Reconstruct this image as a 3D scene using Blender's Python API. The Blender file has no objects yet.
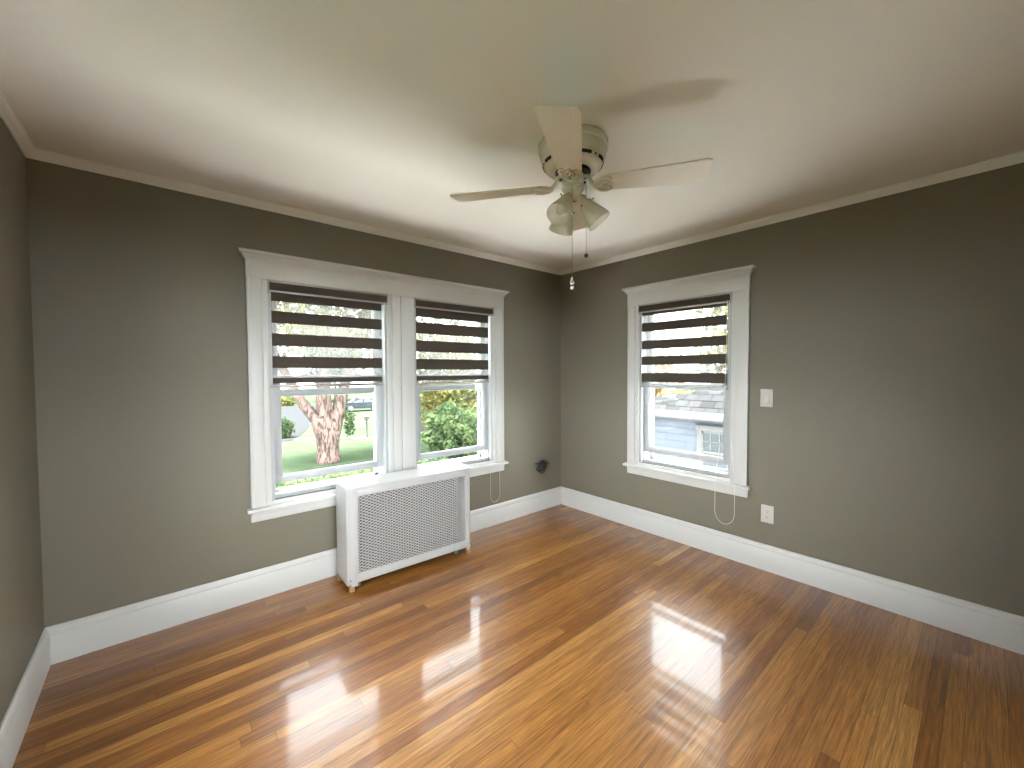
import bpy, bmesh, math, random
import numpy as np
from mathutils import Vector, Matrix
random.seed(7)
SC = bpy.context.scene
C = SC.collection
PI = math.pi

# ------------------------------------------------------------------ camera
CAM_POS = Vector((-3.218, -2.948, 1.411))
YAW, PITCH, ROLL, FPX = 0.7102, -0.0304, -0.0046, 408.8
f_ = Vector((math.sin(YAW)*math.cos(PITCH), math.cos(YAW)*math.cos(PITCH), math.sin(PITCH)))
r_ = Vector((math.cos(YAW), -math.sin(YAW), 0)); u_ = r_.cross(f_)
r2 = r_*math.cos(ROLL)+u_*math.sin(ROLL); u2 = -r_*math.sin(ROLL)+u_*math.cos(ROLL)
cd = bpy.data.cameras.new('camera'); cam = bpy.data.objects.new('camera', cd); C.objects.link(cam)
cd.sensor_width = 36; cd.lens = FPX/1024*36; cd.clip_start = .02; cd.clip_end = 400
M = Matrix((( r2.x, u2.x, -f_.x, CAM_POS.x), (r2.y, u2.y, -f_.y, CAM_POS.y), (r2.z, u2.z, -f_.z, CAM_POS.z), (0, 0, 0, 1)))
cam.matrix_world = M
SC.camera = cam

# ------------------------------------------------------------------ world, light, exposure
SKY, SKY_FILL = 3.8, 15.5
w = bpy.data.worlds.new('overcast_sky'); SC.world = w; w.use_nodes = True
nt = w.node_tree; nt.nodes.clear()
wo = nt.nodes.new('ShaderNodeOutputWorld'); bg = nt.nodes.new('ShaderNodeBackground')
tc = nt.nodes.new('ShaderNodeTexCoord'); sx = nt.nodes.new('ShaderNodeSeparateXYZ'); rp = nt.nodes.new('ShaderNodeValToRGB')
nt.links.new(tc.outputs['Generated'], sx.inputs[0]); nt.links.new(sx.outputs['Z'], rp.inputs[0])
rp.color_ramp.elements[0].position = 0.0; rp.color_ramp.elements[0].color = (.88, .94, 1.0, 1)
rp.color_ramp.elements[1].position = .7; rp.color_ramp.elements[1].color = (.92, .96, 1.0, 1)
nt.links.new(rp.outputs[0], bg.inputs['Color']); 
dt = nt.nodes.new('ShaderNodeVectorMath'); dt.operation = 'DOT_PRODUCT'; dt.inputs[1].default_value = (-.5, -.866, 0)
mr = nt.nodes.new('ShaderNodeMapRange'); mr.interpolation_type = 'SMOOTHSTEP'      # added fill: sky raised behind the camera to brighten the room
mr.inputs['From Min'].default_value = -.05; mr.inputs['From Max'].default_value = .6; mr.inputs['To Min'].default_value = SKY; mr.inputs['To Max'].default_value = SKY_FILL
nt.links.new(tc.outputs['Generated'], dt.inputs[0]); nt.links.new(dt.outputs['Value'], mr.inputs[0]); nt.links.new(mr.outputs[0], bg.inputs['Strength'])
nt.links.new(bg.outputs[0], wo.inputs[0])
SC.view_settings.view_transform = 'Standard'; SC.view_settings.look = 'None'
SC.view_settings.gamma = 1.0; SC.view_settings.use_curve_mapping = False
SC.view_settings.exposure = 1.68
cy = SC.cycles
cy.use_denoising = True
cy.max_bounces = 14; cy.diffuse_bounces = 8; cy.glossy_bounces = 4; cy.transmission_bounces = 8; cy.transparent_max_bounces = 24
cy.sample_clamp_indirect = 80.0
cy.caustics_reflective = False; cy.caustics_refractive = False

sl = bpy.data.lights.new('ground_fill_sun', 'SUN'); sl.energy = 36; sl.angle = math.radians(18); sl.color = (1, .98, .95)  # sun added to brighten the ground, which bounces light onto the ceiling
sun = bpy.data.objects.new('ground_fill_sun', sl); C.objects.link(sun)
sun.rotation_euler = Vector((.18, 0, -1)).to_track_quat('-Z', 'Y').to_euler()
def portal(loc, rot, sx_, sy_):
    ld = bpy.data.lights.new('sky_portal', 'AREA'); ld.shape = 'RECTANGLE'; ld.size = sx_; ld.size_y = sy_
    ld.cycles.is_portal = True
    o = bpy.data.objects.new('sky_portal', ld); C.objects.link(o); o.location = loc; o.rotation_euler = rot
H_ROOM = 2.462
portal((-2.30, .20, 1.30), (PI/2, 0, 0), .80, 1.42)      # a light faces its local -Z: turned to face -y
portal((-1.305, .20, 1.30), (PI/2, 0, 0), .80, 1.42)
portal((.20, -1.322, 1.30), (PI/2, 0, -PI/2), .80, 1.42)
portal((-3.87, -1.61, 1.30), (PI/2, 0, PI/2), .80, 1.42)
portal((-2.49, -3.82, 1.30), (PI/2, 0, PI), .80, 1.42)

# ------------------------------------------------------------------ materials
def nodes(name):
    m = bpy.data.materials.new(name); m.use_nodes = True
    n = m.node_tree.nodes; b = n['Principled BSDF']
    return m, m.node_tree, n, b
def mat(name, col, rough=.5, metal=0, noise=0, nscale=20, bump=0, bscale=200, coat=0, spec=.5, stretch=None):
    m, t, n, b = nodes(name)
    b.inputs['Base Color'].default_value = (*col, 1); b.inputs['Roughness'].default_value = rough
    b.inputs['Metallic'].default_value = metal; b.inputs['Coat Weight'].default_value = coat
    b.inputs['Specular IOR Level'].default_value = spec
    tcn = n.new('ShaderNodeTexCoord'); src = tcn.outputs['Object']
    if stretch:
        mp = n.new('ShaderNodeMapping'); mp.inputs['Scale'].default_value = stretch
        t.links.new(src, mp.inputs['Vector']); src = mp.outputs[0]
    if noise:
        nz = n.new('ShaderNodeTexNoise'); nz.inputs['Scale'].default_value = nscale; nz.inputs['Detail'].default_value = 4
        t.links.new(src, nz.inputs['Vector'])
        mx = n.new('ShaderNodeMix'); mx.data_type = 'RGBA'
        mx.inputs['A'].default_value = (*[c*(1-noise) for c in col], 1); mx.inputs['B'].default_value = (*[min(1, c*(1+noise)) for c in col], 1)
        t.links.new(nz.outputs['Fac'], mx.inputs['Factor']); t.links.new(mx.outputs['Result'], b.inputs['Base Color'])
    if bump:
        nb = n.new('ShaderNodeTexNoise'); nb.inputs['Scale'].default_value = bscale; nb.inputs['Detail'].default_value = 3
        t.links.new(src, nb.inputs['Vector'])
        bp = n.new('ShaderNodeBump'); bp.inputs['Strength'].default_value = bump; bp.inputs['Distance'].default_value = .002
        t.links.new(nb.outputs['Fac'], bp.inputs['Height']); t.links.new(bp.outputs[0], b.inputs['Normal'])
    return m
WALL = mat('olive_grey_paint', (.192, .173, .129), .55, noise=.04, nscale=3, bump=.12, bscale=140, spec=.3)
CEIL = mat('ceiling_paint', (.78, .76, .715), .8, noise=.02, nscale=2, bump=.1, bscale=90, spec=.2)
TRIM = mat('white_trim_paint', (.59, .578, .55), .35, bump=.05, bscale=60)
CROWNM = mat('crown_paint', (.78, .765, .72), .5)
VINYL = mat('white_window_paint', (.44, .45, .455), .35)
METALW = mat('white_enamel_metal', (.45, .445, .43), .28, noise=.02, nscale=6)
FANM = mat('almond_fan_enamel', (.72, .66, .54), .25)
BLADE = mat('bleached_wood_blade', (.68, .61, .49), .42, noise=.12, nscale=9, stretch=(1.5, 14, 1))
BRASS = mat('dark_bronze_metal', (.12, .09, .06), .35, metal=.8)
CHROME = mat('chrome', (.8, .8, .8), .12, metal=1)
BLACK = mat('black_plastic', (.012, .012, .013), .3)
VENT = mat('dark_vent', (.01, .01, .01), .7)
PLASTIC = mat('white_plastic_plate', (.58, .555, .50), .35)
CHAIN = mat('white_bead_chain', (.72, .70, .62), .4)
PULL = mat('brass_pull_chain', (.42, .37, .28), .35, metal=.7)
RAD = mat('aged_cast_iron', (.13, .12, .10), .5, noise=.3, nscale=30)
WOODFOOT = mat('worn_wood_foot', (.36, .20, .10), .5, noise=.3, nscale=60)
ALU = mat('brushed_bronze_edge', (.40, .36, .33), .3, metal=.3)
BANDM = mat('dark_brown_weave', (.062, .047, .035), .85, noise=.45, nscale=90, bump=.4, bscale=500, stretch=(.35, 1, 2.2))

def glass(name, tint=(.97, .985, .98), ior=1.45):
    m = bpy.data.materials.new(name); m.use_nodes = True; t = m.node_tree; n = t.nodes; n.clear()
    o = n.new('ShaderNodeOutputMaterial'); tr = n.new('ShaderNodeBsdfTransparent'); gl = n.new('ShaderNodeBsdfGlossy')
    fr = n.new('ShaderNodeFresnel'); mx = n.new('ShaderNodeMixShader')
    tr.inputs[0].default_value = (*tint, 1); gl.inputs['Roughness'].default_value = .02; 
    ge = n.new('ShaderNodeNewGeometry'); iv = n.new('ShaderNodeMapRange')      # same reflectance from both faces of the thin pane
    iv.inputs['To Min'].default_value = ior; iv.inputs['To Max'].default_value = 1/ior
    t.links.new(ge.outputs['Backfacing'], iv.inputs[0]); t.links.new(iv.outputs[0], fr.inputs['IOR'])
    t.links.new(fr.outputs[0], mx.inputs[0]); t.links.new(tr.outputs[0], mx.inputs[1]); t.links.new(gl.outputs[0], mx.inputs[2])
    t.links.new(mx.outputs[0], o.inputs[0]); return m
GLASS = glass('window_glass')
def sheer(name, transp, col):
    m = bpy.data.materials.new(name); m.use_nodes = True; t = m.node_tree; n = t.nodes; n.clear()
    o = n.new('ShaderNodeOutputMaterial'); tr = n.new('ShaderNodeBsdfTransparent'); tl = n.new('ShaderNodeBsdfTranslucent'); df = n.new('ShaderNodeBsdfDiffuse')
    m1 = n.new('ShaderNodeMixShader'); m2 = n.new('ShaderNodeMixShader')
    tl.inputs[0].default_value = (*col, 1); df.inputs[0].default_value = (*col, 1)
    m1.inputs[0].default_value = .5; m2.inputs[0].default_value = transp
    t.links.new(tl.outputs[0], m1.inputs[1]); t.links.new(df.outputs[0], m1.inputs[2])
    t.links.new(m1.outputs[0], m2.inputs[1]); t.links.new(tr.outputs[0], m2.inputs[2])
    t.links.new(m2.outputs[0], o.inputs[0]); return m
SHEER = sheer('sheer_voile', .68, (.42, .42, .41))
def frosted(name, col):
    m = bpy.data.materials.new(name); m.use_nodes = True; t = m.node_tree; n = t.nodes; n.clear()
    o = n.new('ShaderNodeOutputMaterial'); tl = n.new('ShaderNodeBsdfTranslucent'); df = n.new('ShaderNodeBsdfDiffuse'); gl = n.new('ShaderNodeBsdfGlossy'); tr = n.new('ShaderNodeBsdfTransparent')
    m1 = n.new('ShaderNodeMixShader'); m2 = n.new('ShaderNodeMixShader'); m3 = n.new('ShaderNodeMixShader')
    tl.inputs[0].default_value = (*col, 1); df.inputs[0].default_value = (*col, 1); gl.inputs['Roughness'].default_value = .15
    m1.inputs[0].default_value = .45; m2.inputs[0].default_value = .25
    t.links.new(tl.outputs[0], m1.inputs[1]); t.links.new(df.outputs[0], m1.inputs[2]); t.links.new(m1.outputs[0], m2.inputs[1]); t.links.new(tr.outputs[0], m2.inputs[2])
    m3.inputs[0].default_value = .07; t.links.new(m2.outputs[0], m3.inputs[1]); t.links.new(gl.outputs[0], m3.inputs[2]); t.links.new(m3.outputs[0], o.inputs[0]); return m
FROST = frosted('frosted_glass_shade', (.92, .90, .78))
BULB = mat('frosted_bulb', (.82, .80, .76), .15)
CRYSTAL = mat('clear_crystal', (.95, .95, .95), .03)
CRYSTAL.node_tree.nodes['Principled BSDF'].inputs['Transmission Weight'].default_value = .85

def floor_mat():
    m, t, n, b = nodes('oak_strip_floor')
    L = t.links.new
    def math_(op, a, b2=None, c=None):
        k = n.new('ShaderNodeMath'); k.operation = op
        for i, v in enumerate((a, b2, c)):
            if v is None: continue
            if isinstance(v, (int, float)): k.inputs[i].default_value = v
            else: L(v, k.inputs[i])
        return k.outputs[0]
    tcn = n.new('ShaderNodeTexCoord'); s = n.new('ShaderNodeSeparateXYZ'); L(tcn.outputs['Object'], s.inputs[0])
    X, Y = s.outputs['X'], s.outputs['Y']
    W = .0572
    ry = math_('DIVIDE', Y, W); row = math_('FLOOR', ry); fy = math_('FRACT', ry)
    wn = n.new('ShaderNodeTexWhiteNoise'); wn.noise_dimensions = '1D'; L(row, wn.inputs['W'])
    wn2 = n.new('ShaderNodeTexWhiteNoise'); wn2.noise_dimensions = '1D'; L(math_('ADD', row, 71.3), wn2.inputs['W'])
    ln = math_('ADD', math_('MULTIPLY', wn2.outputs['Value'], 1.6), 1.0)
    rx = math_('DIVIDE', math_('ADD', X, math_('MULTIPLY', wn.outputs['Value'], 5.0)), ln)
    brd = math_('FLOOR', rx); fx = math_('FRACT', rx)
    cmb = n.new('ShaderNodeCombineXYZ'); L(row, cmb.inputs[0]); L(brd, cmb.inputs[1])
    wid = n.new('ShaderNodeTexWhiteNoise'); wid.noise_dimensions = '2D'; L(cmb.outputs[0], wid.inputs['Vector'])
    ramp = n.new('ShaderNodeValToRGB'); cr = ramp.color_ramp
    stops = [(0, (.185, .064, .0135)), (.12, (.240, .086, .017)), (.5, (.312, .126, .026)), (.85, (.375, .162, .037)), (1, (.49, .240, .066))]
    cr.elements[0].position = 0; cr.elements[0].color = (*stops[0][1], 1); cr.elements[1].position = 1; cr.elements[1].color = (*stops[-1][1], 1)
    for p_, c_ in stops[1:-1]:
        e = cr.elements.new(p_); e.color = (*c_, 1)
    L(wid.outputs['Value'], ramp.inputs[0])
    # grain, stretched along the board and shifted per board
    shift = n.new('ShaderNodeCombineXYZ'); L(math_('ADD', math_('MULTIPLY', X, 2.2), math_('MULTIPLY', wid.outputs['Value'], 40)), shift.inputs[0])
    L(math_('MULTIPLY', Y, 55), shift.inputs[1]); L(math_('MULTIPLY', wid.outputs['Value'], 17), shift.inputs[2])
    g = n.new('ShaderNodeTexNoise'); g.inputs['Scale'].default_value = 1.6; g.inputs['Detail'].default_value = 6; g.inputs['Roughness'].default_value = .6; g.inputs['Distortion'].default_value = .6
    L(shift.outputs[0], g.inputs['Vector'])
    gf = n.new('ShaderNodeMapRange'); gf.inputs['From Min'].default_value = .32; gf.inputs['From Max'].default_value = .68; gf.inputs['To Min'].default_value = .58; gf.inputs['To Max'].default_value = 1.28
    L(g.outputs['Fac'], gf.inputs[0])
    # fine pores
    sh2 = n.new('ShaderNodeCombineXYZ'); L(math_('MULTIPLY', X, 9), sh2.inputs[0]); L(math_('MULTIPLY', Y, 260), sh2.inputs[1])
    g2 = n.new('ShaderNodeTexNoise'); g2.inputs['Scale'].default_value = 1; g2.inputs['Detail'].default_value = 2; L(sh2.outputs[0], g2.inputs['Vector'])
    gp = n.new('ShaderNodeMapRange'); gp.inputs['From Min'].default_value = .3; gp.inputs['From Max'].default_value = .7; gp.inputs['To Min'].default_value = .66; gp.inputs['To Max'].default_value = 1.18
    L(g2.outputs['Fac'], gp.inputs[0])
    # joints
    ey = math_('MINIMUM', fy, math_('SUBTRACT', 1, fy)); ex = math_('MULTIPLY', math_('MINIMUM', fx, math_('SUBTRACT', 1, fx)), ln)
    jy = math_('GREATER_THAN', ey, .018); jx = math_('GREATER_THAN', ex, .0012)
    j = math_('ADD', math_('MULTIPLY', math_('MULTIPLY', jy, jx), .55), .45)
    tot = math_('MULTIPLY', math_('MULTIPLY', gf.outputs[0], gp.outputs[0]), j)
    vm = n.new('ShaderNodeVectorMath'); vm.operation = 'SCALE'; L(ramp.outputs[0], vm.inputs[0]); L(tot, vm.inputs['Scale'])
    L(vm.outputs[0], b.inputs['Base Color'])
    b.inputs['Roughness'].default_value = .34; b.inputs['Specular IOR Level'].default_value = .5
    b.inputs['Coat Weight'].default_value = .72; b.inputs['Coat IOR'].default_value = 1.5
    # worn gloss: roughness varies
    rn = n.new('ShaderNodeTexNoise'); rn.inputs['Scale'].default_value = 5; rn.inputs['Detail'].default_value = 5; L(tcn.outputs['Object'], rn.inputs['Vector'])
    rr = n.new('ShaderNodeMapRange'); rr.inputs['From Min'].default_value = .3; rr.inputs['From Max'].default_value = .7; rr.inputs['To Min'].default_value = .035; rr.inputs['To Max'].default_value = .12
    L(rn.outputs['Fac'], rr.inputs[0]); L(rr.outputs[0], b.inputs['Coat Roughness'])
    # bump: board cupping + scratches + ripple of old finish
    wv = n.new('ShaderNodeTexNoise'); wv.inputs['Scale'].default_value = 14; wv.inputs['Detail'].default_value = 3; L(tcn.outputs['Object'], wv.inputs['Vector'])
    hgt = math_('ADD', math_('MULTIPLY', math_('MULTIPLY', jy, jx), .5), math_('ADD', math_('MULTIPLY', wv.outputs['Fac'], .55), math_('MULTIPLY', g2.outputs['Fac'], .22)))
    bp = n.new('ShaderNodeBump'); bp.inputs['Strength'].default_value = .3; bp.inputs['Distance'].default_value = .0006
    L(hgt, bp.inputs['Height']); L(bp.outputs[0], b.inputs['Normal']); L(bp.outputs[0], b.inputs['Coat Normal'])
    return m
FLOOR = floor_mat()

# ------------------------------------------------------------------ mesh helpers
def B(): return bmesh.new()
def box(bm, x0, x1, y0, y1, z0, z1, bev=0, seg=2, mi=0):
    r = bmesh.ops.create_cube(bm, size=1)
    vs = r['verts']
    for v in vs:
        v.co = Vector((x0+(v.co.x+.5)*(x1-x0), y0+(v.co.y+.5)*(y1-y0), z0+(v.co.z+.5)*(z1-z0)))
    fs = {f for v in vs for f in v.link_faces}
    for f in fs: f.material_index = mi
    if bev:
        es = list({e for v in vs for e in v.link_edges})
        q = bmesh.ops.bevel(bm, geom=es, offset=bev, segments=seg, affect='EDGES', profile=.5)
        for f in q['faces']: f.material_index = mi
    return bm
def prism(bm, pts, axis, a0, a1, mi=0):
    # closed outline pts extruded along an axis (0,1,2); pts give the two other coordinates in order
    def mk(p, a):
        c = [0, 0, 0]; o = [i for i in range(3) if i != axis]
        c[axis] = a; c[o[0]] = p[0]; c[o[1]] = p[1]; return bm.verts.new(c)
    A = [mk(p, a0) for p in pts]; D = [mk(p, a1) for p in pts]; n = len(pts)
    fs = [bm.faces.new(A), bm.faces.new(D[::-1])]
    for i in range(n): fs.append(bm.faces.new((A[i], D[i], D[(i+1) % n], A[(i+1) % n])))
    for f in fs: f.material_index = mi
    bmesh.ops.recalc_face_normals(bm, faces=fs)
    return bm
def lathe(bm, prof, seg=40, mat4=None, mi=0, close=False):
    rings = []
    for (r, z) in prof:
        ring = []
        for k in range(seg):
            a = 2*PI*k/seg; co = Vector((r*math.cos(a), r*math.sin(a), z))
            ring.append(bm.verts.new(mat4 @ co if mat4 else co))
        rings.append(ring)
    fs = []
    for i in range(len(rings)-1):
        for k in range(seg):
            fs.append(bm.faces.new((rings[i][k], rings[i][(k+1) % seg], rings[i+1][(k+1) % seg], rings[i+1][k])))
    if close:
        fs.append(bm.faces.new(rings[0])); fs.append(bm.faces.new(rings[-1]))
    for f in fs: f.material_index = mi
    bmesh.ops.recalc_face_normals(bm, faces=fs)
    return bm
def tube(bm, pts, rad, seg=8, closed=False, mi=0):
    pts = [Vector(p) for p in pts]; n = len(pts); rings = []
    prev = None
    for i, p in enumerate(pts):
        a = pts[i-1] if (i > 0 or closed) else p; b = pts[(i+1) % n] if (i < n-1 or closed) else p
        t = (b-a).normalized()
        ref = prev if prev else (Vector((0, 0, 1)) if abs(t.z) < .9 else Vector((1, 0, 0)))
        x = (ref-t*ref.dot(t)).normalized(); prev = x; y = t.cross(x)
        r = rad[i] if isinstance(rad, (list, tuple)) else rad
        rings.append([bm.verts.new(p+(x*math.cos(2*PI*k/seg)+y*math.sin(2*PI*k/seg))*r) for k in range(seg)])
    fs = []
    for i in range(n if closed else n-1):
        A, D = rings[i], rings[(i+1) % n]
        for k in range(seg): fs.append(bm.faces.new((A[k], A[(k+1) % seg], D[(k+1) % seg], D[k])))
    if not closed: fs.append(bm.faces.new(rings[0])); fs.append(bm.faces.new(rings[-1]))
    for f in fs: f.material_index = mi
    bmesh.ops.recalc_face_normals(bm, faces=fs)
    return bm
def ball(bm, c, r, seg=10):
    bmesh.ops.create_uvsphere(bm, u_segments=seg, v_segments=max(6, seg*2//3), radius=r, matrix=Matrix.Translation(Vector(c)))
    return bm
def obj(name, bm, m, parent=None, loc=(0, 0, 0), smooth=35):
    me = bpy.data.meshes.new(name); bm.normal_update(); bm.to_mesh(me); bm.free()
    for k in (m if isinstance(m, (list, tuple)) else [m]): me.materials.append(k)
    if smooth:
        for p in me.polygons: p.use_smooth = True
        me.set_sharp_from_angle(angle=math.radians(smooth))
    o = bpy.data.objects.new(name, me); C.objects.link(o); o.location = loc
    if parent: o.parent = parent
    return o
def tag(o, label, cat, group=None, kind=None):
    o['label'] = label; o['category'] = cat
    if group: o['group'] = group
    if kind: o['kind'] = kind
    return o
def thing(name, label, cat, loc=(0, 0, 0), rz=0, group=None, kind=None):
    o = bpy.data.objects.new(name, None); C.objects.link(o); o.empty_display_size = .1
    o.location = loc; o.rotation_euler = (0, 0, rz)
    return tag(o, label, cat, group, kind)
def struct(o, label, cat): return tag(o, label, cat, kind='structure')

# ------------------------------------------------------------------ room shell
XL, YF, HC, T = -3.671, -3.62, H_ROOM, .18
ZB, ZT = .60, 1.995                      # sill and head of every window opening
A1, A2, BB = (-2.703, -1.915), (-1.703, -.914), (.932, 1.712)     # openings (the last one in u = -y)
bm = box(B(), XL-T, T, YF-T, T, -.12, 0)
struct(obj('floor', bm, FLOOR, smooth=0), 'glossy golden oak strip floor', 'floor')
bm = box(B(), XL-T, T, YF-T, T, HC, HC+.12)
struct(obj('ceiling', bm, CEIL, smooth=0), 'plain white plaster ceiling', 'ceiling')
def wall_with_holes(u0, u1, holes):
    bm = B(); box(bm, u0, u1, 0, T, 0, ZB); box(bm, u0, u1, 0, T, ZT, HC)
    e = u0
    for a, b in holes: box(bm, e, a, 0, T, ZB, ZT); e = b
    box(bm, e, u1, 0, T, ZB, ZT); return bm
struct(obj('wall_back', wall_with_holes(XL, 0, [A1, A2]), WALL, smooth=0), 'olive grey wall with the double window', 'wall')
o = obj('wall_right', wall_with_holes(-T, -YF, [BB]), WALL, smooth=0); o.rotation_euler.z = -PI/2
struct(o, 'olive grey wall with the single window', 'wall')
LW = (-2.00, -1.22)                       # opening added to the left wall as fill light, left of the picture (u = y)
o = obj('wall_left', wall_with_holes(YF-T, T, [LW]), WALL, smooth=0); o.location.x = XL; o.rotation_euler.z = PI/2
struct(o, 'olive grey wall at the left edge of the photo', 'wall')
R2 = (2.10, 2.88)      # opening added behind the camera as fill light (u = -x)
o = obj('wall_front', wall_with_holes(-T, -XL, [R2]), WALL, smooth=0); o.location.y = YF; o.rotation_euler.z = PI
struct(o, 'olive grey wall with the added fill window behind the camera', 'wall')
# baseboards: (depth into room, z) profile
BP = [(0, 0), (-.018, 0), (-.018, .142), (-.0155, .146), (-.0165, .150), (-.0165, .156), (-.012, .168), (-.010, .179), (-.006, .183), (0, .183)]
def rail(name, prof, u0, u1, m, loc, rz, label, cat):
    o = obj(name, prism(B(), prof, 0, u0, u1), m, loc=loc, smooth=40); o.rotation_euler.z = rz
    return struct(o, label, cat)
rail('baseboard_back', BP, XL+.0005, -.0005, TRIM, (0, 0, 0), 0, 'tall white baseboard under the double window', 'baseboard')
rail('baseboard_right', BP, .0185, -YF, TRIM, (0, 0, 0), -PI/2, 'tall white baseboard along the right wall', 'baseboard')
rail('baseboard_left', BP, YF, -.0185, TRIM, (XL, 0, 0), PI/2, 'tall white baseboard along the left wall', 'baseboard')
CP = [(0, 2.42), (-.006, 2.42), (-.009, 2.428), (-.016, 2.434), (-.027, 2.447), (-.031, 2.455), (-.036, 2.457), (-.036, HC), (0, HC)]
rail('trim_3', CP, XL, 0, CROWNM, (0, 0, 0), 0, 'white crown moulding above the double window', 'crown moulding')
rail('trim_4', CP, 0, -YF, CROWNM, (0, 0, 0), -PI/2, 'white crown moulding above the single window', 'crown moulding')
rail('trim_5', CP, YF, 0, CROWNM, (XL, 0, 0), PI/2, 'white crown moulding at the top of the left wall', 'crown moulding')

# ------------------------------------------------------------------ window casings (local: u along the wall, y = depth outwards, z)
def casing(name, label, u0, u1, opens, rz, org=(0, 0, 0)):
    root = thing(name, label, 'window casing', org, rz, kind='structure')
    Zc = 2.011
    def side(a, b, inner):                     # flat board with a raised outer bead
        bm = box(B(), a, b, -.019, .001, .575, Zc, .003)
        if inner != 1: box(bm, a, a+.016, -.024, -.002, .575, Zc, .004)
        if inner != 0: box(bm, b-.016, b, -.024, -.002, .575, Zc, .004)
        return bm
    def stop(a, b): return box(B(), a, b, -.013, .012, .575, ZT+.006, .003)
    obj('side_casing', side(u0, opens[0][0]-.031, 0), TRIM, root)
    obj('side_casing', side(opens[-1][1]+.031, u1, 1), TRIM, root)
    for a, b in opens:
        obj('stop_bead', stop(a-.030, a+.004), TRIM, root); obj('stop_bead', stop(b-.004, b+.030), TRIM, root)
    if len(opens) == 2:
        a, b = opens[0][1]+.031, opens[1][0]-.031; mid = a+(b-a)*.45
        obj('mullion_board', box(B(), a, mid-.001, -.019, .001, .575, Zc, .003), TRIM, root)
        bm = box(B(), mid+.001, b, -.021, .001, .575, Zc, .003); box(bm, mid+.001, mid+.015, -.024, -.002, .575, Zc, .004)
        obj('mullion_board', bm, TRIM, root)
    obj('head_casing', box(B(), u0-.002, u1+.002, -.024, .001, ZT-.004, 2.105, .002), TRIM, root)
    # cap moulding flaring outwards with mitred returns
    bm = B(); prof = [(.0, 2.098), (.004, 2.098), (.006, 2.108), (.014, 2.114), (.020, 2.126), (.034, 2.134), (.036, 2.140), (.036, 2.150), (.0, 2.150)]
    rings = []
    for e, z in prof:
        rings.append([bm.verts.new((u0-.002-e, .0, z)), bm.verts.new((u0-.002-e, -.024-e, z)), bm.verts.new((u1+.002+e, -.024-e, z)), bm.verts.new((u1+.002+e, .0, z))])
    for i in range(len(rings)-2):
        for k in range(3): bm.faces.new((rings[i][k], rings[i][k+1], rings[i+1][k+1], rings[i+1][k]))
    bm.faces.new(rings[-2]); bm.faces.new(rings[0])
    bmesh.ops.recalc_face_normals(bm, faces=bm.faces[:])
    obj('cap_moulding', bm, TRIM, root, smooth=30)
    bm = box(B(), u0-.026, u1+.026, -.058, .004, .553, .576, .007, 3)
    for a, b in opens: box(bm, a+.001, b-.001, -.01, .05, .556, .5995, .001)
    obj('stool', bm, TRIM, root)
    bm = box(B(), u0-.002, u1+.002, -.018, .001, .488, .552, .003); box(bm, u0+.002, u1-.002, -.028, -.001, .528, .553, .005)
    obj('apron', bm, TRIM, root)
    return root
casing('trim_1', 'white painted casing with flared cap around the double window', -2.813, -.800, [A1, A2], 0)
casing('trim_2', 'white painted casing with flared cap around the single window', .828, 1.829, [BB], -PI/2)
casing('trim_6', 'white painted casing around the added fill window behind the camera', R2[0]-.12, R2[1]+.12, [R2], PI, (0, YF, 0))
casing('trim_7', 'white painted casing around the added fill window beside the camera', LW[0]-.12, LW[1]+.12, [LW], PI/2, (XL, 0, 0))

# ------------------------------------------------------------------ sash windows
def sash(root, nm, w2, z0, z1, y0, y1, stile, bot, top, locks):
    bm = box(B(), -w2, -w2+stile, y0, y1, z0, z1, .003); box(bm, w2-stile, w2, y0, y1, z0, z1, .003)
    box(bm, -w2+stile-.001, w2-stile+.001, y0, y1, z0, z0+bot, .003); box(bm, -w2+stile-.001, w2-stile+.001, y0, y1, z1-top, z1, .003)
    # glazing bead
    g = .008; ym = (y0+y1)/2
    box(bm, -w2+stile-.002, -w2+stile+g, ym-.009, ym+.009, z0+bot, z1-top); box(bm, w2-stile-g, w2-stile+.002, ym-.009, ym+.009, z0+bot, z1-top)
    box(bm, -w2+stile, w2-stile, ym-.009, ym+.009, z0+bot-.002, z0+bot+g); box(bm, -w2+stile, w2-stile, ym-.009, ym+.009, z1-top-g, z1-top+.002)
    s = obj(nm, bm, VINYL, root)
    obj('glass_pane', box(B(), -w2+stile-.004, w2-stile+.004, ym-.002, ym+.002, z0+bot-.004, z1-top+.004), GLASS, s, smooth=0)
    for k in locks:
        lb = box(B(), k-.035, k+.035, y0+.004, y1-.004, z1-.002, z1+.006, .002); box(lb, k-.018, k+.022, y0+.007, y1-.008, z1+.004, z1+.015, .004)
        obj('sash_lock', lb, VINYL, s)
    return s
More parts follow.
